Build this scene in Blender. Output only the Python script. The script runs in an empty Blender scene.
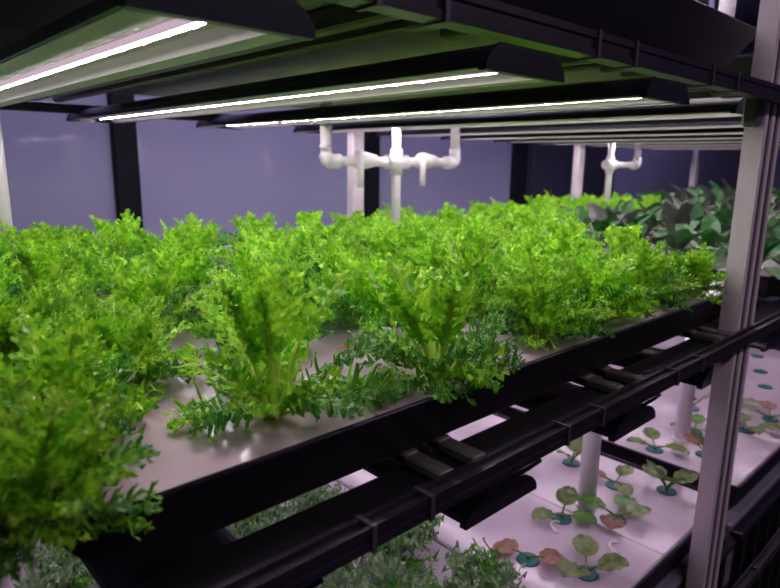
import bpy, math, random
from mathutils import Vector, Matrix
R = math.radians
PI = math.pi
rnd = random.Random(7)
scene = bpy.context.scene
COL = scene.collection

# ------------------------------------------------------------------ materials
def mat(name, base, rough=.5, metal=0., coat=0., noise=None, bump=0., spec=.5):
    m = bpy.data.materials.new(name); m.use_nodes = True
    nt = m.node_tree; b = nt.nodes['Principled BSDF']
    b.inputs['Base Color'].default_value = (*base, 1)
    b.inputs['Roughness'].default_value = rough
    b.inputs['Metallic'].default_value = metal
    b.inputs['Specular IOR Level'].default_value = spec
    if coat:
        b.inputs['Coat Weight'].default_value = coat; b.inputs['Coat Roughness'].default_value = .12
    if noise or bump:
        tc = nt.nodes.new('ShaderNodeTexCoord'); n = nt.nodes.new('ShaderNodeTexNoise')
        n.inputs['Scale'].default_value = noise[0] if noise else 30
        n.inputs['Detail'].default_value = 4
        nt.links.new(tc.outputs['Object'], n.inputs['Vector'])
        if noise:
            r = nt.nodes.new('ShaderNodeValToRGB')
            r.color_ramp.elements[0].position = .3; r.color_ramp.elements[1].position = .7
            r.color_ramp.elements[0].color = (*[c * (1 - noise[1]) for c in base], 1)
            r.color_ramp.elements[1].color = (*[min(1, c * (1 + noise[1])) for c in base], 1)
            nt.links.new(n.outputs['Fac'], r.inputs['Fac']); nt.links.new(r.outputs['Color'], b.inputs['Base Color'])
        if bump:
            bp = nt.nodes.new('ShaderNodeBump'); bp.inputs['Strength'].default_value = bump
            bp.inputs['Distance'].default_value = .004
            nt.links.new(n.outputs['Fac'], bp.inputs['Height']); nt.links.new(bp.outputs['Normal'], b.inputs['Normal'])
    return m

def emis(name, col, s):
    m = bpy.data.materials.new(name); m.use_nodes = True; nt = m.node_tree
    nt.nodes.remove(nt.nodes['Principled BSDF'])
    e = nt.nodes.new('ShaderNodeEmission'); e.inputs[0].default_value = (*col, 1); e.inputs[1].default_value = s
    nt.links.new(e.outputs[0], nt.nodes['Material Output'].inputs[0])
    return m

def leafmat(name, ca, cb, trans=.35, rough=.38, scale=35, jitter=.12):
    m = bpy.data.materials.new(name); m.use_nodes = True; nt = m.node_tree
    b = nt.nodes['Principled BSDF']; out = nt.nodes['Material Output']
    tc = nt.nodes.new('ShaderNodeTexCoord'); n = nt.nodes.new('ShaderNodeTexNoise')
    n.inputs['Scale'].default_value = scale; n.inputs['Detail'].default_value = 3
    nt.links.new(tc.outputs['Object'], n.inputs['Vector'])
    r = nt.nodes.new('ShaderNodeValToRGB')
    r.color_ramp.elements[0].position = .35; r.color_ramp.elements[1].position = .65
    r.color_ramp.elements[0].color = (*ca, 1); r.color_ramp.elements[1].color = (*cb, 1)
    nt.links.new(n.outputs['Fac'], r.inputs['Fac'])
    oi = nt.nodes.new('ShaderNodeObjectInfo')
    mp = nt.nodes.new('ShaderNodeMapRange')
    mp.inputs['To Min'].default_value = 1 - jitter; mp.inputs['To Max'].default_value = 1 + jitter
    nt.links.new(oi.outputs['Random'], mp.inputs['Value'])
    hs = nt.nodes.new('ShaderNodeHueSaturation')
    nt.links.new(mp.outputs['Result'], hs.inputs['Value']); nt.links.new(r.outputs['Color'], hs.inputs['Color'])
    nt.links.new(hs.outputs['Color'], b.inputs['Base Color'])
    b.inputs['Roughness'].default_value = rough*.85
    b.inputs['Specular IOR Level'].default_value = .6
    tr = nt.nodes.new('ShaderNodeBsdfTranslucent')
    nt.links.new(hs.outputs['Color'], tr.inputs['Color'])
    mx = nt.nodes.new('ShaderNodeMixShader'); mx.inputs[0].default_value = trans
    nt.links.new(b.outputs[0], mx.inputs[1]); nt.links.new(tr.outputs[0], mx.inputs[2])
    nt.links.new(mx.outputs[0], out.inputs[0])
    return m

M = {}
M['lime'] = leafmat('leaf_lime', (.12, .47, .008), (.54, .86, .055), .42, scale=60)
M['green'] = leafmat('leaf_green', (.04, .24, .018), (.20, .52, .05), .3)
M['stalk'] = leafmat('leaf_stalk', (.45, .68, .06), (.68, .82, .22), .3, .28, 12)
M['dark'] = leafmat('leaf_dark', (.008, .065, .011), (.028, .15, .024), .2, .42)
M['purple'] = leafmat('leaf_purple', (.045, .045, .045), (.085, .09, .07), .1, .42)
M['kale'] = leafmat('leaf_kale', (.15, .32, .11), (.38, .54, .31), .2, .4, 25)
M['olive'] = leafmat('leaf_olive', (.08, .155, .03), (.22, .29, .09), .2, .38, 60)
M['bronze'] = leafmat('leaf_bronze', (.22, .10, .06), (.33, .17, .11), .15, .4, 60)
M['midgreen'] = leafmat('leaf_mid', (.06, .20, .03), (.15, .33, .07), .2, .38, 60)
M['wilt'] = leafmat('leaf_wilted', (.35, .10, .015), (.5, .2, .03), .2, .5)
M['board'] = mat('board_white', (.60, .52, .595), .16, noise=(9, .05), coat=.3)
M['boardmid'] = mat('board_shaded', (.58, .44, .50), .2, noise=(9, .06), coat=.3)  # the white board again, with the plants' shade put into its colour
M['cup'] = mat('cup_teal', (.0, .13, .12), .4)
M['black'] = mat('tub_black', (.007, .006, .009), .45, noise=(14, .3), spec=.35)
M['under'] = mat('tub_underside', (.24, .23, .20), .55, noise=(8, .2))
M['steel'] = mat('beam_steel', (.055, .045, .07), .34, .75, noise=(30, .15))
M['joist'] = mat('joist_steel', (.10, .095, .09), .45, .3)
M['alu'] = mat('post_alu', (.70, .61, .67), .4, .15, noise=(20, .06))
M['slotshade'] = mat('post_slot_shade', (.022, .015, .026), .6, spec=.2)  # near-black fill colour for the shade inside the post slots
M['clip'] = mat('clip_steel', (.11, .09, .125), .4, .5)
M['hood'] = mat('hood_black', (.014, .012, .026), .35)
M['reflector'] = mat('hood_reflector', (.68, .62, .64), .4)
M['led'] = emis('led_strip', (1., .88, .96), 92)
M['ledside'] = emis('led_lens', (.95, .70, .84), .6)
M['ledlow'] = emis('led_strip_low', (1., .78, 1.), 35)
M['led_side_low'] = emis('led_lens_low', (.95, .70, .88), .5)
M['diodelow'] = emis('led_diode_low', (1., .9, 1.), 20)
M['diode'] = emis('led_diode', (1., .93, 1.), 90)
M['pvc'] = mat('pvc_white', (.78, .73, .77), .3)
M['glass'] = mat('wall_glass', (.31, .295, .445), .06, noise=(1.2, .08), spec=.6)
M['mullion'] = mat('mullion_black', (.006, .006, .010), .5, spec=.15)
M['navy'] = mat('door_navy', (.035, .032, .06), .35)
M['floor'] = mat('floor_concrete', (.06, .055, .06), .45, noise=(4, .25))
M['ceil'] = mat('ceiling_dark', (.10, .10, .12), .7)
M['tank'] = mat('tank_grey', (.20, .18, .24), .45, noise=(10, .1))
M['handle'] = mat('board_tab', (.85, .8, .85), .12)

# ------------------------------------------------------------------ mesh helpers
class MB:
    def __init__(s): s.v = []; s.f = []; s.m = []; s.mats = []; s.smooth = []
    def mi(s, m):
        if m not in s.mats: s.mats.append(m)
        return s.mats.index(m)
    def face(s, idx, m, sm=False): s.f.append(idx); s.m.append(s.mi(m)); s.smooth.append(sm)
    def box(s, x0, x1, y0, y1, z0, z1, m, ch=0):
        b = len(s.v)
        if ch:
            c = ch
            # chamfered vertical + horizontal edges via octagon-ish stacking
            def ring(z, i):
                return [(x0+i+c, y0+i, z), (x1-i-c, y0+i, z), (x1-i, y0+i+c, z), (x1-i, y1-i-c, z), (x1-i-c, y1-i, z), (x0+i+c, y1-i, z), (x0+i, y1-i-c, z), (x0+i, y0+i+c, z)]
            rs = [ring(z0, c), ring(z0+c, 0), ring(z1-c, 0), ring(z1, c)]
            for r in rs: s.v += r
            for k in range(3):
                for j in range(8):
                    s.face((b+8*k+j, b+8*k+(j+1) % 8, b+8*k+8+(j+1) % 8, b+8*k+8+j), m)
            s.face(tuple(b+j for j in range(7, -1, -1)), m); s.face(tuple(b+24+j for j in range(8)), m)
            return s
        s.v += [(x0,y0,z0),(x1,y0,z0),(x1,y1,z0),(x0,y1,z0),(x0,y0,z1),(x1,y0,z1),(x1,y1,z1),(x0,y1,z1)]
        for q in ((3,2,1,0),(4,5,6,7),(0,1,5,4),(1,2,6,5),(2,3,7,6),(3,0,4,7)): s.face(tuple(b+i for i in q), m)
        return s
    def tube(s, pts, r, m, n=14, cap=True, closed_r=None):
        pts = [Vector(p) for p in pts]; b = len(s.v); k = len(pts)
        for i, p in enumerate(pts):
            d = (pts[min(i+1, k-1)] - pts[max(i-1, 0)]).normalized()
            a = d.cross(Vector((0, 0, 1)))
            if a.length < 1e-3: a = Vector((1, 0, 0))
            a.normalize(); c = d.cross(a)
            rr = r[i] if isinstance(r, (list, tuple)) else r
            for j in range(n):
                t = 2*PI*j/n; s.v.append(tuple(p + a*math.cos(t)*rr + c*math.sin(t)*rr))
        for i in range(k-1):
            for j in range(n):
                s.face((b+i*n+j, b+i*n+(j+1) % n, b+(i+1)*n+(j+1) % n, b+(i+1)*n+j), m, True)
        if cap:
            s.face(tuple(b+j for j in range(n-1, -1, -1)), m); s.face(tuple(b+(k-1)*n+j for j in range(n)), m)
        return s
    def prism(s, prof, axis, a0, a1, m, cap=True, sm=False):
        # closed 2D profile extruded along an axis ('y': prof=(x,z); 'z': prof=(x,y); 'x': prof=(y,z))
        b = len(s.v); n = len(prof)
        for a in (a0, a1):
            for (p, q) in prof:
                s.v.append({'y': (p, a, q), 'z': (p, q, a), 'x': (a, p, q)}[axis])
        for j in range(n): s.face((b+j, b+(j+1) % n, b+n+(j+1) % n, b+n+j), m, sm)
        if cap: s.face(tuple(b+j for j in range(n-1, -1, -1)), m); s.face(tuple(b+n+j for j in range(n)), m)
        return s
    def build(s, name, parent=None, loc=None):
        me = bpy.data.meshes.new(name); me.from_pydata(s.v, [], s.f)
        for m in s.mats: me.materials.append(m)
        me.polygons.foreach_set('material_index', s.m); me.polygons.foreach_set('use_smooth', s.smooth)
        me.update()
        o = bpy.data.objects.new(name, me); COL.objects.link(o)
        if parent: o.parent = parent
        if loc: o.location = loc
        return o

def fixn(o):
    import bmesh
    bm = bmesh.new(); bm.from_mesh(o.data); bmesh.ops.recalc_face_normals(bm, faces=bm.faces); bm.to_mesh(o.data); bm.free(); return o

def tag(o, label=None, cat=None, group=None, kind=None):
    if label: o['label'] = label
    if cat: o['category'] = cat
    if group: o['group'] = group
    if kind: o['kind'] = kind
    return o
def empty(name, loc=(0, 0, 0), label=None, cat=None, group=None, rz=0):
    o = bpy.data.objects.new(name, None); COL.objects.link(o); o.location = loc; o.rotation_euler = (0, 0, rz)
    o.empty_display_size = .02
    return tag(o, label, cat, group)
KIDS = {}
def copy_tree(o, parent=None):
    c = o.copy(); COL.objects.link(c)
    for k in ('label', 'category', 'group'):
        if k in c and parent is None: del c[k]
    if parent: c.parent = parent
    for ch in [x for x in KIDS.get(o.name, list(o.children))]: copy_tree(ch, c)
    return c
def struct(o): o['kind'] = 'structure'; return o

# ------------------------------------------------------------------ layout numbers
TRAYX = [(.10, 1.72), (1.80, 3.42), (3.50, 5.12)]
YB = 1.46                     # depth of a growing table
ZL = -.60                     # board level of the lower tier
FL = -1.45

# ------------------------------------------------------------------ setting
struct(fixn(MB().box(-2.2, 9.2, -2.6, 2.42, FL-.08, FL, M['floor']).build('floor')))
struct(fixn(MB().box(-2.2, 9.2, -2.6, 2.42, 1.75, 1.83, M['ceil']).build('ceiling')))
WY = 2.3
# glazed partition: panels between black mullions
mull = [(.97, 1.075), (2.385, 2.485), (3.80, 3.97)]
xs = [-2.2] + [q for m_ in mull for q in m_] + [5.22, 9.2]
w = MB()
for a, b in ((-2.2, .97), (1.075, 2.385), (2.485, 3.80)): w.box(a, b, WY, WY+.05, FL, 1.75, M['glass'])
w.box(5.30, 9.2, WY, WY+.05, FL, 1.75, M['glass'])
struct(fixn(w.build('wall_back')))
for i, (a, b) in enumerate(mull):
    struct(fixn(MB().box(a, b, WY-.03, WY+.06, FL, 1.75, M['mullion'], .006).build('trim_%d' % (i+1))))
struct(fixn(MB().box(5.20, 5.30, WY-.03, WY+.06, FL, 1.75, M['mullion'], .006).build('trim_4')))
d1 = struct(fixn(MB().box(3.97, 5.20, WY, WY+.05, FL, 1.75, M['navy']).build('door_1')))
fixn(MB().box(4.06, 4.52, WY-.012, WY, FL+.1, 1.6, M['navy'], .004).box(4.62, 5.1, WY-.012, WY, FL+.1, 1.6, M['navy'], .004).build('door_leaf', d1))
fixn(MB().tube([(4.55, WY-.05, -.35), (4.55, WY-.05, .05)], .012, M['clip']).build('door_handle', d1))
struct(fixn(MB().box(9.2, 9.28, -2.6, 2.42, FL, 1.75, M['glass']).build('wall_right')))
struct(fixn(MB().box(-2.28, -2.2, -2.6, 2.42, FL, 1.75, M['ceil']).build('wall_left')))

# ------------------------------------------------------------------ rack
rack = empty('grow_rack', (1.43, -.03, FL), 'long dark steel rack carrying every tier of growing trays', 'rack')
def rel(o, root=rack):
    o.parent = root; o.matrix_parent_inverse = Matrix.Translation(-root.location); return o
def post(x0, x1, y0, y1):
    wd = x1-x0; g = .020
    # strut channel: front face with two slots, filled dark to stand for their shade
    a = [x0, x0+wd*.17, x0+wd*.39, x0+wd*.58, x0+wd*.83, x1]
    d = (y1-y0)*.5
    prof = [(a[0], y0), (a[1], y0), (a[1], y0+d), (a[2], y0+d), (a[2], y0), (a[3], y0), (a[3], y0+d), (a[4], y0+d), (a[4], y0), (a[5], y0), (a[5], y1), (a[0], y1)]
    u = rel(fixn(MB().prism(prof, 'z', FL, 1.6, M['alu']).build('upright')))
    m = MB()
    for i in (1, 3): m.box(a[i]+.0005, a[i+1]-.0005, y0+.004, y0+d-.0005, FL+.01, 1.59, M['slotshade'])
    g_ = fixn(m.build('slot_shade_fill')); g_.parent = u; g_['label'] = 'dark inserts standing for shade in the channel slots'
    return u
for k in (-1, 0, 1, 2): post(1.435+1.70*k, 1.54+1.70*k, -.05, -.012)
for k in (-1, 0, 1, 2):
    rel(fixn(MB().box(1.625+1.72*k, 1.685+1.72*k, YB+.02, YB+.065, FL, 1.6, M['alu'], .006).build('upright')))
# long beams on the front, joists across
BEAMS = [(.412, .441), (-.088, -.063), (-.835, -.81)]
marks = [.362, .445, .715, .81, 1.07, 1.18, 1.75, 1.85, 2.2]
for i, (z0, z1) in enumerate(BEAMS):
    prof = [(-.076, z0), (-.051, z0), (-.051, z1), (-.058, z1), (-.058, z1-.006), (-.070, z1-.006), (-.070, z1), (-.076, z1), (-.076, z1-.008), (-.0735, z1-.009), (-.0735, z0+.009), (-.076, z0+.008)]
    b = rel(fixn(MB().prism(prof, 'x', -.9, 5.2, M['steel']).build('beam')))
    if i < 2:
        fl_ = rel(fixn(MB().box(-.9, 5.2, -.0505, .014 if i else -.035, z0+.006, z0+.010, M['black']).build('flange')))
    for x in (marks if i < 2 else [.9, 1.3, 1.8, 2.2, 2.65]):
        c = fixn(MB().box(x-.003, x+.003, -.0785, -.0505, z0-.002, z1+.0015, M['clip']).build('beam_clip')); c.parent = b
    rel(fixn(MB().box(-.9, 5.2, YB+.066, YB+.09, z0, z1, M['steel'], .003).build('beam')))
JX = [.05, .50, .56, .92, .985, 1.36, 1.41]
for z0, z1 in ((.441, .4685), (-.0775, -.0605)):
    for k in range(3):
        for x in JX:
            if x == .05 and k: continue
            xx = x + 1.7*k
            rel(fixn(MB().box(xx-.012, xx+.012, .006, YB+.065, z0, z1, M['joist'], .003).box(xx-.012, xx+.012, -.0505, .03, *((z0-.018, z0) if z0 > 0 else (z0, z1-.002)), M['joist'], .003).build('joist')))
# brackets that hook tub ends to the front upright
for z in (.44, -.06):
    rel(fixn(MB().box(1.40, 1.434, -.045, -.016, z-.075, z-.005, M['clip'], .004).build('bracket')))

# ------------------------------------------------------------------ tubs and boards
def tub(x0, x1, ztop, h, label, fl=.022):
    t = empty('growing_tub', ((x0+x1)/2, YB/2, ztop-h), label, 'growing tub', 'black growing tubs on the rack')
    m = MB()   # fl = flare
    o = [(x0, 0), (x1, 0), (x1, YB), (x0, YB)]
    def ring(i, z): return [(x0+i, i*.35, z), (x1-i, i*.35, z), (x1-i, YB-i*.35, z), (x0+i, YB-i*.35, z)]
    rs = [ring(fl*2, ztop-h), ring(0, ztop), ring(.010, ztop), ring(fl*2+.008, ztop-h+.008)]
    for r in rs: m.v += r
    for k in range(3):
        for j in range(4): m.face((4*k+j, 4*k+(j+1) % 4, 4*k+4+(j+1) % 4, 4*k+4+j), M['black'])
    m.face((12, 13, 14, 15), M['black']); m.face((3, 2, 1, 0), M['under'])
    b = fixn(m.build('tub_body')); b.parent = t; b.matrix_parent_inverse = Matrix.Translation(-t.location)
    # rolled rim
    r_ = MB().tube([(x0+.004, .004, ztop), (x1-.004, .004, ztop)], .004, M['steel'], 8)
    r_.tube([(x0+.004, .004, ztop), (x0+.004, YB-.004, ztop)], .004, M['steel'], 8).tube([(x1-.004, .004, ztop), (x1-.004, YB-.004, ztop)], .004, M['steel'], 8)
    r = r_.build('rim'); r.parent = t; r.matrix_parent_inverse = Matrix.Translation(-t.location)
    return t
def board(x0, x1, ztop, label, bm='board', group='white planting boards on the tubs'):
    m = MB().box(x0, x1, .012, YB-.012, ztop-.018, ztop, M[bm], .004)
    o = fixn(m.build('planting_board')); tag(o, label, 'planting board', group)
    return o
nm = ['near', 'second', 'farthest']
for k, (a, b) in enumerate(TRAYX):
    tub(a, b, .002, .062, ['black growing tub under the near bed of lime mustard on the middle tier',
                         'black growing tub on middle tier behind the front upright, under dark greens',
                         'black growing tub at far end of the middle tier'][k])
    third = (b-a-.024)/3
    for j in range(3):
        p = ['left', 'middle', 'right'][j]
        board(a+.012+third*j+.001, a+.012+third*(j+1)-.001, 0,
              '%s planting board of the %s bed on the middle tier' % (p, nm[k]) + (', pinkish shade tone under lime mustard' if k == 0 else ''), 'boardmid')
tub(-.1, 1.50, .562, .092, 'empty black tub on the top tier above the near grow lights', .05)
tub(1.80, 3.42, .562, .092, 'black tub on the top tier beyond the front upright')
tub(3.50, 5.12, .562, .092, 'black tub at far end of the top tier')
for k, (a, b) in enumerate(TRAYX[:2]):
    tub(a, b, ZL+.002, .075, ['black tub of the lower tier holding kale and seedlings', 'black tub of the lower tier beyond the dark gap'][k])
b_x = [(.112, .555), (.557, .985), (1.0, 1.345), (1.347, 1.708)]
for j, (a, b) in enumerate(b_x):
    board(a, b, ZL + (.006 if j == 1 else 0), ['white lower tier board at far left below the mustard tub', 'white lower tier board under the grey green kale',
          'white lower tier board with bronze and olive seedlings and a pipe', 'white lower tier board ending at dark gap by the upright'][j])
for j, (a, b) in enumerate([(1.812, 2.07), (2.072, 2.6), (2.602, 3.408)]):
    board(a, b, ZL, ['white lower tier board just past the dark gap with a pipe', 'white lower tier board right of the upright with seedlings', 'white lower tier board with three empty teal cups'][j])
# board lifting tabs (glossy wire-like loops)
def tab(x, y, lab, rz=0):
    t = MB(); pts = [(.024*math.cos(PI*k/8), .024*math.sin(PI*k/8)*.8, .004+.006*math.sin(PI*k/8)) for k in range(9)]
    t.tube(pts, .0035, M['handle'], 8)
    o = t.build('lifting_loop'); o.location = (x, y, ZL+.001); o.rotation_euler = (0, 0, rz); tag(o, lab, 'handle', 'clear loops on the lower boards')
tab(1.255, .235, 'clear lifting loop on lower board behind the olive seedling', .5)
tab(1.285, .095, 'clear lifting loop near front edge of lower board right of olive seedling', .5)
# tanks under the lower tier
for k, (a, b) in enumerate([(.10, 1.74), (1.78, 3.42)]):
    t = empty('drain_tank', ((a+b)/2, .5, -1.25), ['grey ribbed drain tank below the lower seedling tub, left of the upright', 'grey ribbed drain tank low down right of the upright'][k], 'tank')
    x = MB().box(a, b, .0, 1.4, -1.25, -.70, M['tank'], .006).build('tank_body'); x = fixn(x); x.parent = t; x.matrix_parent_inverse = Matrix.Translation(-t.location)
    for q in range(14):
        xx = a+.06+q*(b-a-.12)/13
        r = fixn(MB().box(xx-.014, xx+.014, -.022, .004, -1.24, -.735, M['black'], .003).build('rib')); r.parent = t; r.matrix_parent_inverse = Matrix.Translation(-t.location)
    r = fixn(MB().box(a, b, -.028, .006, -.735, -.715, M['steel'], .003).box(a, b, -.028, .006, -.97, -.95, M['steel'], .003).build('rim')); r.parent = t; r.matrix_parent_inverse = Matrix.Translation(-t.location)
    for (lx, ly) in ((a+.05, .05), (b-.05, .05), (a+.05, 1.3), (b-.05, 1.3)):
        r = fixn(MB().box(lx-.02, lx+.02, ly-.02, ly+.02, FL, -1.25, M['joist']).build('foot')); r.parent = t; r.matrix_parent_inverse = Matrix.Translation(-t.location)

# ------------------------------------------------------------------ grow lights (run front to back under each tub)
def make_light(L, led, dio, side):
    t = empty('grow_light', (0, 0, 0))
    W = .083; H = .037; n = 16
    out = [(W*math.cos(PI*i/n), .004+H*math.sin(PI*i/n)**.9) for i in range(n+1)]
    # thin shell: outer half round then inner offset
    inn = [(W*.93*math.cos(PI*i/n), .004+H*.90*math.sin(PI*i/n)**.9) for i in range(n, -1, -1)]
    h = fixn(MB().prism(out+inn, 'y', .012, L-.012, M['hood'], True, False).build('hood')); h.parent = t
    # reflector: flat lips, sloping sides, flat top
    pr = [(-.078, .003), (-.050, .003), (-.036, .016), (.036, .016), (.050, .003), (.078, .003)]
    up = [(x, z+.005) for x, z in reversed(pr)]
    r = fixn(MB().prism(pr+up, 'y', .012, L-.012, M['reflector']).build('reflector')); r.parent = t
    s = MB(); y0, y1 = .022, L-.05
    s.v += [(x, y, z) for y in (y0, y1) for (x, z) in ((-.0072, .016), (-.0042, .0086), (.0042, .0086), (.0072, .016))]
    s.face((0, 1, 5, 4), side); s.face((1, 2, 6, 5), led); s.face((2, 3, 7, 6), side); s.face((3, 2, 1, 0), side); s.face((4, 5, 6, 7), side)
    s = s.build('led_strip'); s.parent = t
    m = MB()
    nd = 26
    for i in range(nd):
        y = .07+(L-.14)*i/(nd-1); m.box(-.0040, .0040, y-.0035, y+.0035, .0078, .0085, dio)
    d = fixn(m.build('diode_row')); d.parent = s; d['kind'] = 'stuff'
    cp = [(.086*math.cos(PI*i/n), .043*math.sin(PI*i/n)**.9) for i in range(n+1)]
    for y in (0, L-.012):
        c = fixn(MB().prism([(x, z) for x, z in cp], 'y', y, y+.012, M['hood']).build('end_cap')); c.parent = t
    cb = MB().tube([(.02, -.001, .045), (.05, -.006, .05), (.08, -.006, .052), (.085, .015, .058)], .0035, M['hood'], 8).build('cable'); cb.parent = t
    return t
LX = [.275, .695, 1.115, 1.525, 1.965, 2.385, 2.805, 3.225, 3.665, 4.085, 4.505]
ords = ['first', 'second', 'third', 'fourth', 'fifth', 'sixth', 'seventh', 'eighth', 'ninth', 'tenth', 'eleventh']
light0 = None
for tier, (z, xs_) in enumerate(((.395, LX), (-.215, LX[:8]), (1.0, LX[1:6]))):
    for i, x in enumerate(xs_):
        if i == 0: o = light0 = make_light(1.62, M['ledlow' if tier == 1 else 'led'], M['diodelow' if tier == 1 else 'diode'], M['led_side_low' if tier == 1 else 'ledside'])
        else: o = copy_tree(light0)
        o.location = (x, .008, z)
        where = ['under the top tier, above the mustard bed', 'under the mustard tub, above the lower boards', 'high above the top tier tub'][tier]
        tag(o, '%s black hooded grow light from the left, %s' % (ords[i], where), 'grow light', 'black hooded grow lights ' + ['above the mustard', 'above the lower tier', 'above the top tier'][tier])

# ------------------------------------------------------------------ white pipework
def pipe_run(name, label, group=None):
    return empty(name, (0, 0, 0), label, 'pipe', group)
def cross(x, y, label, sides=(-1, 1)):
    t = empty('drain_pipe', (x, y, 0), label, 'pipe', 'white drain pipe crosses above the middle tier')
    zc = .286
    m = MB().tube([(0, 0, .002), (0, 0, .466)], .0165, M['pvc']); m.build('riser', t)
    # cross fitting
    MB().tube([(0, 0, zc-.045), (0, 0, zc+.045)], .0225, M['pvc']).tube([(-.05, 0, zc), (.05, 0, zc)], .0255, M['pvc']).build('cross_fitting', t)
    for s in sides:
        a = MB().tube([(0, 0, zc), (s*.295, 0, zc)], .0165, M['pvc']); a.build('arm', t)
        MB().tube([(s*.26, 0, zc), (s*.296, 0, zc), (s*.307, 0, zc+.006), (s*.312, 0, zc+.018), (s*.312, 0, zc+.05)], .0245, M['pvc']).build('elbow', t)
        MB().tube([(s*.312, 0, zc+.03), (s*.312, 0, .466)], .0185, M['pvc']).build('drop_pipe', t)
        if len(sides) < 2: continue
        v = MB().tube([(s*.15-.045, 0, zc+.004), (s*.15-.03, 0, zc+.004), (s*.15, 0, zc+.004), (s*.15+.05, 0, zc+.004)], [.020, .029, .029, .020], M['pvc']).build('valve', t)
        MB().tube([(s*.15-.035, -.02, zc+.035), (s*.15-.035, -.02, zc-.085)], .011, M['pvc'], 10).build('valve_handle', v)
    return t
cross(1.55, 1.15, 'white pipe cross with two valves standing in the lime mustard bed')
cross(3.22, 1.22, 'white pipe with one elbow arm at the far right beyond the dark greens', (1,))
o = MB().tube([(.325, 1.22, .001), (.325, 1.22, .466)], .026, M['pvc'], 18).build('riser_pipe'); tag(o, 'white riser pipe at left edge of the mustard bed', 'pipe')
o = MB().tube([(2.06, .28, .482), (2.06, .28, .985)], .023, M['pvc'], 18).build('riser_pipe'); tag(o, 'white riser pipe at top right corner above the top tier tub', 'pipe')
for x, y, lab in ((1.405, .246, 'white overflow pipe standing on lower board by the green seedlings, left of the dark gap'), (2.01, .246, 'white overflow pipe on lower board right of the dark gap')):
    t = empty('overflow_pipe', (x, y, ZL+.0005), lab, 'pipe')
    MB().tube([(0, 0, 0), (0, 0, .535)], .023, M['pvc'], 18).build('pipe_body', t)
    MB().tube([(0, 0, 0), (0, 0, .006)], .028, M['pvc'], 18).build('collar', t)

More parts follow.
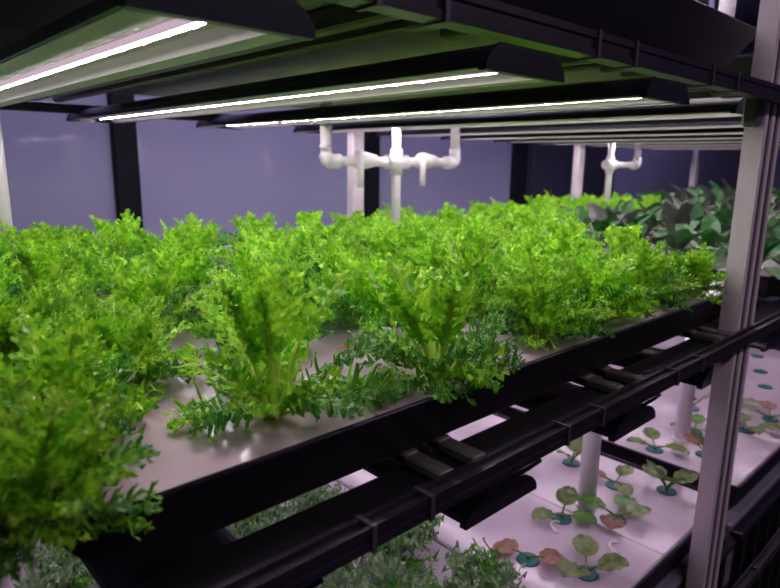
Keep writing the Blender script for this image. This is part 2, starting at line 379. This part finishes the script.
# ------------------------------------------------------------------ frilly leaves
def frilly(mb, smb, phi, L, W, a0, droop, m, ms, nl, ruf, rg, base_r=.006, t0=.22, stalk_r=.0022, lobe=1.0):
    """one feathery toothed leaf growing at heading phi; blade into mb, midrib into smb"""
    ca, sa = math.cos(phi), math.sin(phi)
    N = nl+3; P = []; p = Vector((base_r*ca, base_r*sa, .002)); a = a0
    side0 = Vector((-sa, ca, 0)); tw = rg.uniform(-.5, .5); cv = rg.uniform(-.35, .35)
    seg = L/(N-1)
    for i in range(N):
        t = i/(N-1); a = a0-droop*t**1.4; h = cv*t
        f = Vector((math.cos(phi+h)*math.cos(a), math.sin(phi+h)*math.cos(a), math.sin(a)))
        sd = Vector((-math.sin(phi+h), math.cos(phi+h), 0)); nn = f.cross(sd) * -1
        nn = sd.cross(f) * -1
        sd2 = sd*math.cos(tw*t)+nn*math.sin(tw*t); n2 = nn*math.cos(tw*t)-sd*math.sin(tw*t)
        P.append((p.copy(), f, sd2, n2)); p = p+f*seg
        if p.z < .006: p.z = .006
    def at(t):
        x = max(0, min(.9999, t))*(N-1); i = int(x); u = x-i
        A = P[i]; B = P[min(i+1, N-1)]
        return A[0].lerp(B[0], u), A[1], A[2].lerp(B[2], u), A[3].lerp(B[3], u)
    # midrib
    k = 7; b = len(smb.v)
    for i in range(k):
        t = .93*i/(k-1); q, f, s_, n_ = at(t); r = stalk_r*(1.25-.95*t)
        for (du, dn) in ((1.5, 0), (0, .8), (-1.5, 0), (0, -.8)): smb.v.append(tuple(q+s_*du*r+n_*dn*r))
    for i in range(k-1):
        for j in range(4): smb.face((b+4*i+j, b+4*i+(j+1) % 4, b+4*i+4+(j+1) % 4, b+4*i+4+j), ms, True)
    # blade: inner strip plus toothed lobes on each side
    for sg in (-1, 1):
        b = len(mb.v); ks = nl+1
        ph = rg.uniform(0, 6)
        for i in range(ks):
            t = t0+(1-t0)*i/(ks-1); e = math.sin(PI*min(1, (.08+.92*(t-t0)/(1-t0)))**.75)
            q, f, s_, n_ = at(t)
            mb.v.append(tuple(q)); wv = ruf*.3*math.sin(ph+i*1.9)
            mb.v.append(tuple(q+s_*sg*W*.20*e+f*W*.12+n_*wv*W))
        for i in range(ks-1): mb.face((b+2*i, b+2*i+1, b+2*i+3, b+2*i+2), m, True)
        for i in range(nl):
            t = t0+(1-t0)*(i+.5)/nl; tt = (t-t0)/(1-t0)
            e = math.sin(PI*min(1, .10+.88*tt)**.8)
            q, f, s_, n_ = at(t)
            ll = W*e*lobe*rg.uniform(.7, 1.4); hw = max(.0018, seg*.34)*rg.uniform(.8, 1.25)
            fa = rg.uniform(.45, .85)+tt*.35
            d = (s_*sg*math.cos(fa)+f*math.sin(fa)); e2 = (f*math.cos(fa)-s_*sg*math.sin(fa))
            cur = rg.uniform(-.2, 1.0)*ruf; b = len(mb.v); o0 = q+s_*sg*W*.10*e
            us = (0, .38, .68, .90)
            for j, u in enumerate(us):
                up = n_*(ll*(cur*u*u+ruf*.35*math.sin(ph+i*2.3+j*2.1)))
                c = o0+d*ll*u+up
                k1 = hw*(1-.45*u)*(1.0 if j % 2 == 0 else 1.45)
                z1 = n_*ruf*hw*rg.uniform(-.9, .9)
                mb.v.append(tuple(c+e2*k1+d*hw*.5*(j % 2)+z1)); mb.v.append(tuple(c)); mb.v.append(tuple(c-e2*k1+d*hw*.5*(j % 2)-z1))
            for j in range(3):
                for q2 in (0, 1):
                    mb.face((b+3*j+q2, b+3*j+q2+1, b+3*j+q2+4, b+3*j+q2+3), m, False)
            # three pointed teeth at the lobe tip and one on each flank
            c = Vector(mb.v[b+10]); T = len(mb.v)
            tipz = n_*ll*ruf*rg.uniform(-.2, .5)
            mb.v.append(tuple(c+d*ll*.34+tipz)); mb.v.append(tuple(c+d*ll*.2+e2*hw*1.25+tipz*.6)); mb.v.append(tuple(c+d*ll*.2-e2*hw*1.25-tipz*.4))
            mb.face((b+9, b+10, T+1), m); mb.face((b+10, b+11, T+2), m); mb.face((b+10, T, T+1), m); mb.face((b+10, T+2, T), m)
def mustard(seed, scale=1., tall=1., n=(11, 12, 11), bare=.26):
    rg = random.Random(seed); lv = MB(); st = MB()
    a = rg.uniform(0, 6)
    for i in range(n[0]):
        frilly(lv, st, a+i*2.4+rg.uniform(-.3, .3), rg.uniform(.115, .165)*scale*tall, .025*scale, R(rg.uniform(60, 86)), rg.uniform(.2, .9), M['lime'], M['stalk'], 18, .5, rg, t0=bare, stalk_r=.0030)
    for i in range(n[1]):
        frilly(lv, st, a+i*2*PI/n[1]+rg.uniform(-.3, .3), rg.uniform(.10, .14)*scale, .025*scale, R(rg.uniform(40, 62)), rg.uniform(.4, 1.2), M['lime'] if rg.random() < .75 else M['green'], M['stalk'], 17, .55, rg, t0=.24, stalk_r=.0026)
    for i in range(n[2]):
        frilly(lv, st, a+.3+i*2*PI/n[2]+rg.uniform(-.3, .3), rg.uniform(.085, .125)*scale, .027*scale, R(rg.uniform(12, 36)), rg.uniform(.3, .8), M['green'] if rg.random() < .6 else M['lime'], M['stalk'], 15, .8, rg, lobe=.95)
    t = empty('mustard_plant')
    lv.build('leaves', t); st.build('stalks', t)
    return t
def oval(mb, phi, L, W, a0, droop, m, rg, base=(0, 0, 0), stem=.4, cup=.25, ms=None, smb=None, ridge=.06, n=9):
    """one spoon shaped leaf on a stem"""
    ca, sa = math.cos(phi), math.sin(phi); sd = Vector((-sa, ca, 0)); p = Vector(base); P = []
    tot = L*(1+stem); k = 5
    for i in range(k+n):
        t = i/(k+n-1); a = a0-droop*t**1.3; f = Vector((ca*math.cos(a), sa*math.cos(a), math.sin(a)))
        P.append((p.copy(), f, sd.cross(f)*-1)); p = p+f*tot/(k+n-1)
    r = L*.030
    tb = (smb or mb)
    tb.tube([q[0] for q in P[:k+2]], [r*1.2]*(k)+[r, r*.8], ms or m, 6)
    b = len(mb.v); K = (-1, -.66, -.33, 0, .33, .66, 1)
    for i in range(n+1):
        u = i/n; q, f, nn = P[min(k-1+i, k+n-1)]
        if nn.z < 0: nn = -nn
        w_ = W*max(.02, math.sin(PI*(.03+.97*u)**.85))**.62
        if i == n: w_ = W*.10
        for x in K:
            y = cup*W*(abs(x)**2)+ridge*W*math.cos(u*n*2.1+abs(x)*1.5)*abs(x)*(1-abs(x)*.2) + (.0 if x else -.05*W)
            mb.v.append(tuple(q+sd*x*w_+nn*y))
    w = len(K)
    for i in range(n):
        for j in range(w-1): mb.face((b+w*i+j, b+w*i+j+1, b+w*i+w+j+1, b+w*i+w+j), m, True)
def komatsuna(seed, purple):
    rg = random.Random(seed); t = empty('leafy_green'); lv = MB(); st = MB()
    n = 11
    for i in range(n):
        u = i/n; a0 = R(82-62*u+rg.uniform(-8, 8))
        oval(lv, i*2.4+rg.uniform(-.2, .2), rg.uniform(.05, .08), rg.uniform(.021, .032), a0, rg.uniform(.5, 1.2), M['purple'] if rg.random() < purple else M['dark'], rg, stem=rg.uniform(.6, .9), ms=M['midgreen'], smb=st, cup=.2)
    lv.build('leaves', t); st.build('stalks', t)
    return t
def kale(seed):
    rg = random.Random(seed); t = empty('kale_plant'); lv = MB(); st = MB()
    for i in range(15):
        u = i/15
        frilly(lv, st, i*2.4+rg.uniform(-.3, .3), rg.uniform(.075, .115), .027, R(78-60*u), rg.uniform(.4, 1.0), M['kale'] if rg.random() < .75 else M['green'], M['olive'], 9, 1.1, rg, lobe=1.05, t0=.3)
    lv.build('leaves', t); st.build('stalks', t)
    return t
def seedling(seed, mats, n, size, x, y, label, flat=.5, rz=None):
    rg = random.Random(seed); t = empty('seedling', (x, y, ZL+.0005), label, 'seedling', None, rz if rz is not None else rg.uniform(0, 6))
    c = MB().tube([(0, 0, 0), (0, 0, .0035)], [.027, .025], M['cup'], 18); c.build('net_cup', t)
    MB().tube([(0, 0, .003), (0, 0, .012)], [.0045, .0035], M['midgreen'], 8).build('stem', t)
    for i in range(n):
        lv = MB(); mm = M[mats[i % len(mats)]]
        size_ = size*1.25
        oval(lv, i*2*PI/n+rg.uniform(-.35, .35), size_*rg.uniform(.8, 1.15), size_*rg.uniform(.36, .46), R(rg.uniform(18, 48))*flat*1.6, rg.uniform(.4, .9), mm, rg, base=(0, 0, .010), stem=.32, ridge=.075, cup=.18, ms=M['olive'])
        o = lv.build('leaf', t)
        if mats[i % len(mats)] == 'bronze': o['label'] = 'bronze leaf'
    return t

# ---- mustard bed on the near middle tier
protos = [mustard(11), mustard(31, 1., 1.12, (6, 5, 9), .40), mustard(37, 1., 1.1, (7, 6, 9), .36)] + [mustard(14+i) for i in range(6)]
for q in protos: KIDS[q.name] = list(q.children)
used = [0]*len(protos)
def plant(protos, used, i, x, y, z, s, rz, label, cat, group=None, tilt=(0, 0)):
    k = i % len(protos)
    if not used[k]: o = protos[k]; used[k] = 1
    else: o = copy_tree(protos[k])
    o.location = (x, y, z); o.scale = (s, s, s); o.rotation_euler = (tilt[0], tilt[1], rz)
    tag(o, label, cat, group); return o
front = [(.085, .02, .88, 'blurred frilly mustard plant spilling over near left corner of the tub', (.15, -.1)),
         (.355, .09, 1.12, 'lime mustard with tall pale stalks standing at tub edge, second from left corner', (0, 0)),
         (.585, .045, 1.14, 'spreading lime mustard hanging over tub rim beside the small wilted leaf', (.1, 0)),
         (.86, .07, .98, 'lime mustard at tub front edge between bare board patches', (0, 0)),
         (1.045, .06, .95, 'frilly mustard with curled leaf tips near rim, left of bare board by upright', (.05, 0)),
         (1.26, .09, .9, 'second mustard plant left of the front upright in the front row', (0, 0)),
         (1.42, .06, .85, 'mustard plant in the front row just left of the upright, touching it', (0, 0)),
         (.155, .165, .92, 'mustard plant behind the blurred corner plant, left of the tall pale stalks', (0, 0))]
GM = 'lime mustard plants packed behind the front row'
i = 0
for (x, y, s, lab, tl) in front:
    plant(protos, used, i, x, y, .0005, s, rnd.uniform(0, 6), lab, 'mustard plant', 'mustard plants along the front edge', tl); i += 1
rows = [.285, .47, .655, .84, 1.02, 1.19]
for r, y in enumerate(rows):
    for c in range(8):
        x = .17+c*.205+(.1 if r % 2 == 0 else 0)+rnd.uniform(-.025, .025)
        if x > 1.68: continue
        yy = y+rnd.uniform(-.025, .025)
        if r == 0 and .5 < x < .68: yy += .07
        if (x-1.55)**2+(yy-1.15)**2 < .006 or (x-.325)**2+(yy-1.22)**2 < .006: yy -= .07
        plant(protos, used, i*5+3, x, yy, .0005, rnd.uniform(.90, 1.06)*(1-(.10 if x > .6 else -.04)*r/5), rnd.uniform(0, 6), 'frilly lime mustard plant packed in the near bed behind its front row', 'mustard plant', GM); i += 1
# little wilted leaf
wl = MB(); oval(wl, .8, .03, .011, .5, .9, M['wilt'], random.Random(3), stem=.3)
o = wl.build('wilted_leaf'); o.location = (.565, .215, .001); tag(o, 'small orange wilted leaf lying on board beside mustard stalks', 'leaf')
# ---- second and third middle-tier beds
kp = [komatsuna(50+i, .45 if i % 2 else .15) for i in range(6)]
for q in kp: KIDS[q.name] = list(q.children)
ku = [0]*6; j = 0
for c in range(8):
    for r, y in enumerate([.08, .27, .46, .65, .84, 1.02, 1.2]):
        x = 1.89+c*.2+rnd.uniform(-.03, .03); yy = y+rnd.uniform(-.03, .03)
        if (x-3.22)**2+(yy-1.22)**2 < .006: continue
        if y > 1.0 or (y > .8 and c < 2):
            plant(protos, used, j*4+1, x, yy, .0005, rnd.uniform(.85, 1.0), rnd.uniform(0, 6), 'lime mustard plant along the rear of the second bed behind the dark greens', 'mustard plant', 'lime mustard at the rear of the second bed')
        else:
            plant(kp, ku, j, x, yy, .0005, rnd.uniform(1.0, 1.25), rnd.uniform(0, 6), 'dark round leaved green with purplish leaves in the second bed past the upright', 'leafy green', 'dark leafy greens in the second bed')
        j += 1
for c in range(6):
    for r, y in enumerate([.15, .4, .65, .9, 1.15]):
        plant(kp, ku, j, 3.65+c*.25, y, .0005, rnd.uniform(1.35, 1.65), rnd.uniform(0, 6), 'dark leafy green in the farthest bed against the back wall', 'leafy green', 'dark leafy greens in the farthest bed'); j += 1
# ---- kale on the lower tier
kl = [kale(80+i) for i in range(4)]
for q in kl: KIDS[q.name] = list(q.children)
kk = [0]*4
for n_, (x, y, s) in enumerate([(.90, .21, 1.05), (.87, .42, 1.2), (.70, .28, 1.2), (.70, .49, 1.2), (.68, .70, 1.), (.84, .69, .95), (.93, .87, .8), (.5, .6, 1.), (.5, .82, 1.), (.3, .80, 1.0), (.24, 1.0, 1.), (.27, 1.22, 1.), (.5, 1.05, 1.), (.5, .38, 1.), (.74, .12, .9)]):
    plant(kl, kk, n_, x, y, ZL+.0075 if .557 < x < .985 else ZL+.001, s, rnd.uniform(0, 6), 'curly grey green kale plant on the lower boards under the mustard tub', 'kale plant', 'kale plants on the lower tier')
# ---- seedlings
S = [(1.095, .215, ['bronze', 'bronze'], 2, .060, 'bronze two leaved seedling in teal cup at the bottom of the lower tier', .35, 2.2),
     (1.150, .100, ['olive', 'olive', 'olive'], 3, .066, 'olive seedling with large veined leaf, front left of the lower boards', .7, .9),
     (1.30, .255, ['olive', 'midgreen', 'olive'], 3, .055, 'green seedling left of the white overflow pipe foot', .6, 2.6),
     (1.400, .160, ['midgreen', 'midgreen', 'bronze', 'olive'], 4, .058, 'green seedling with bronze top leaf in front of the white pipe foot', .5, .4),
     (1.640, .135, ['olive', 'olive', 'midgreen', 'olive'], 4, .068, 'large pale olive seedling by the upright at the tub edge', .8, 1.2),
     (1.560, .245, ['olive', 'bronze', 'olive'], 3, .048, 'small olive and bronze seedling between pipe and dark gap', .6, .0),
     (1.587, .400, ['olive', 'midgreen', 'olive'], 3, .055, 'olive seedling behind the left overflow pipe', .9, .5),
     (1.435, .500, ['olive', 'midgreen', 'olive'], 3, .06, 'seedling half hidden under the beam left of the pipe', .6, 1.0),
     (1.865, .270, ['midgreen', 'olive', 'olive'], 3, .058, 'green seedling just past the dark gap, left one', .4, 2.7),
     (1.950, .150, ['bronze', 'olive', 'olive', 'bronze'], 4, .06, 'upright bronze and olive seedling left of the upright past the gap', .9, 1.4),
     (2.100, .240, ['midgreen', 'olive', 'midgreen'], 3, .052, 'small green seedling right of the second overflow pipe', .5, .3),
     (2.310, .330, ['olive', 'bronze', 'olive'], 3, .06, 'olive seedling deep under the beam right of second pipe', .8, .9),
     (2.49, .520, ['bronze', 'bronze'], 2, .055, 'bronze seedling far back below the bracket', .35, .2),
     (2.10, .500, ['olive', 'olive', 'midgreen'], 3, .06, 'pale seedling behind the second overflow pipe', .8, 1.9),
     (2.250, .125, ['olive', 'midgreen', 'olive', 'olive'], 4, .062, 'flat olive seedling right of the upright', .4, .6),
     (2.420, .100, ['olive', 'olive', 'bronze'], 3, .062, 'olive seedling at the right edge of the picture', .5, 2.4),
     (2.48, .240, ['bronze', 'bronze', 'olive'], 3, .05, 'bronze seedling right of the upright near the empty teal cups', .6, 1.1)]
for n_, a in enumerate(S): seedling(200+n_, a[2], a[3], a[4], a[0], a[1], a[5], a[6], a[7])
for n_, (x, y) in enumerate([(2.78, .223), (2.98, .30), (3.22, .384)]):
    o = MB().tube([(0, 0, 0), (0, 0, .003)], [.028, .026], M['cup'], 18).build('net_cup'); o.location = (x, y, ZL+.0005)
    tag(o, ['nearest', 'middle', 'farthest'][n_]+' of three empty teal cups right of the upright', 'cup', 'empty teal cups')

# ------------------------------------------------------------------ lights and world
wd = bpy.data.worlds.new('world'); scene.world = wd; wd.use_nodes = True
wd.node_tree.nodes['Background'].inputs[0].default_value = (.30, .22, .42, 1); wd.node_tree.nodes['Background'].inputs[1].default_value = .10
def area(name, loc, rot, sx, sy, e, col):
    l = bpy.data.lights.new(name, 'AREA'); l.shape = 'RECTANGLE'; l.size = sx; l.size_y = sy; l.energy = e; l.color = col
    o = bpy.data.objects.new(name, l); COL.objects.link(o); o.location = loc; o.rotation_euler = rot; return o
area('wall_fill', (3.0, 1.85, 1.70), (R(18), 0, 0), 7, .15, 50, (.66, .60, 1.0))  # unseen fill light, added to brighten the back wall
area('front_fill', (1.5, -1.5, 1.70), (R(-10), 0, 0), 4, .2, 32, (1., .80, .95))  # added fill light out of view, lifts the dark fronts of near plants

# ------------------------------------------------------------------ camera
yaw, pitch, roll = .8185, .2102, .0131
F = Vector((math.cos(yaw)*math.cos(pitch), math.sin(yaw)*math.cos(pitch), -math.sin(pitch)))
Rt = Vector((math.sin(yaw), -math.cos(yaw), 0)); U = Rt.cross(F)
c, s = math.cos(roll), math.sin(roll)
R2 = c*Rt+s*U; U2 = -s*Rt+c*U
cam = bpy.data.cameras.new('camera'); co = bpy.data.objects.new('camera', cam); COL.objects.link(co); scene.camera = co
mw = Matrix((R2, U2, -F)).transposed().to_4x4(); mw.translation = Vector((0, -.48176, .28572)); co.matrix_world = mw
cam.sensor_width = 36; cam.lens = 618.7/780*36; cam.clip_start = .01
cam.dof.use_dof = True; cam.dof.focus_distance = .90; cam.dof.aperture_fstop = 5.6
vs = scene.view_settings
scene.display_settings.display_device = 'sRGB'
vs.view_transform = 'Standard'; vs.look = 'None'; vs.exposure = 0; vs.gamma = 1; vs.use_curve_mapping = False
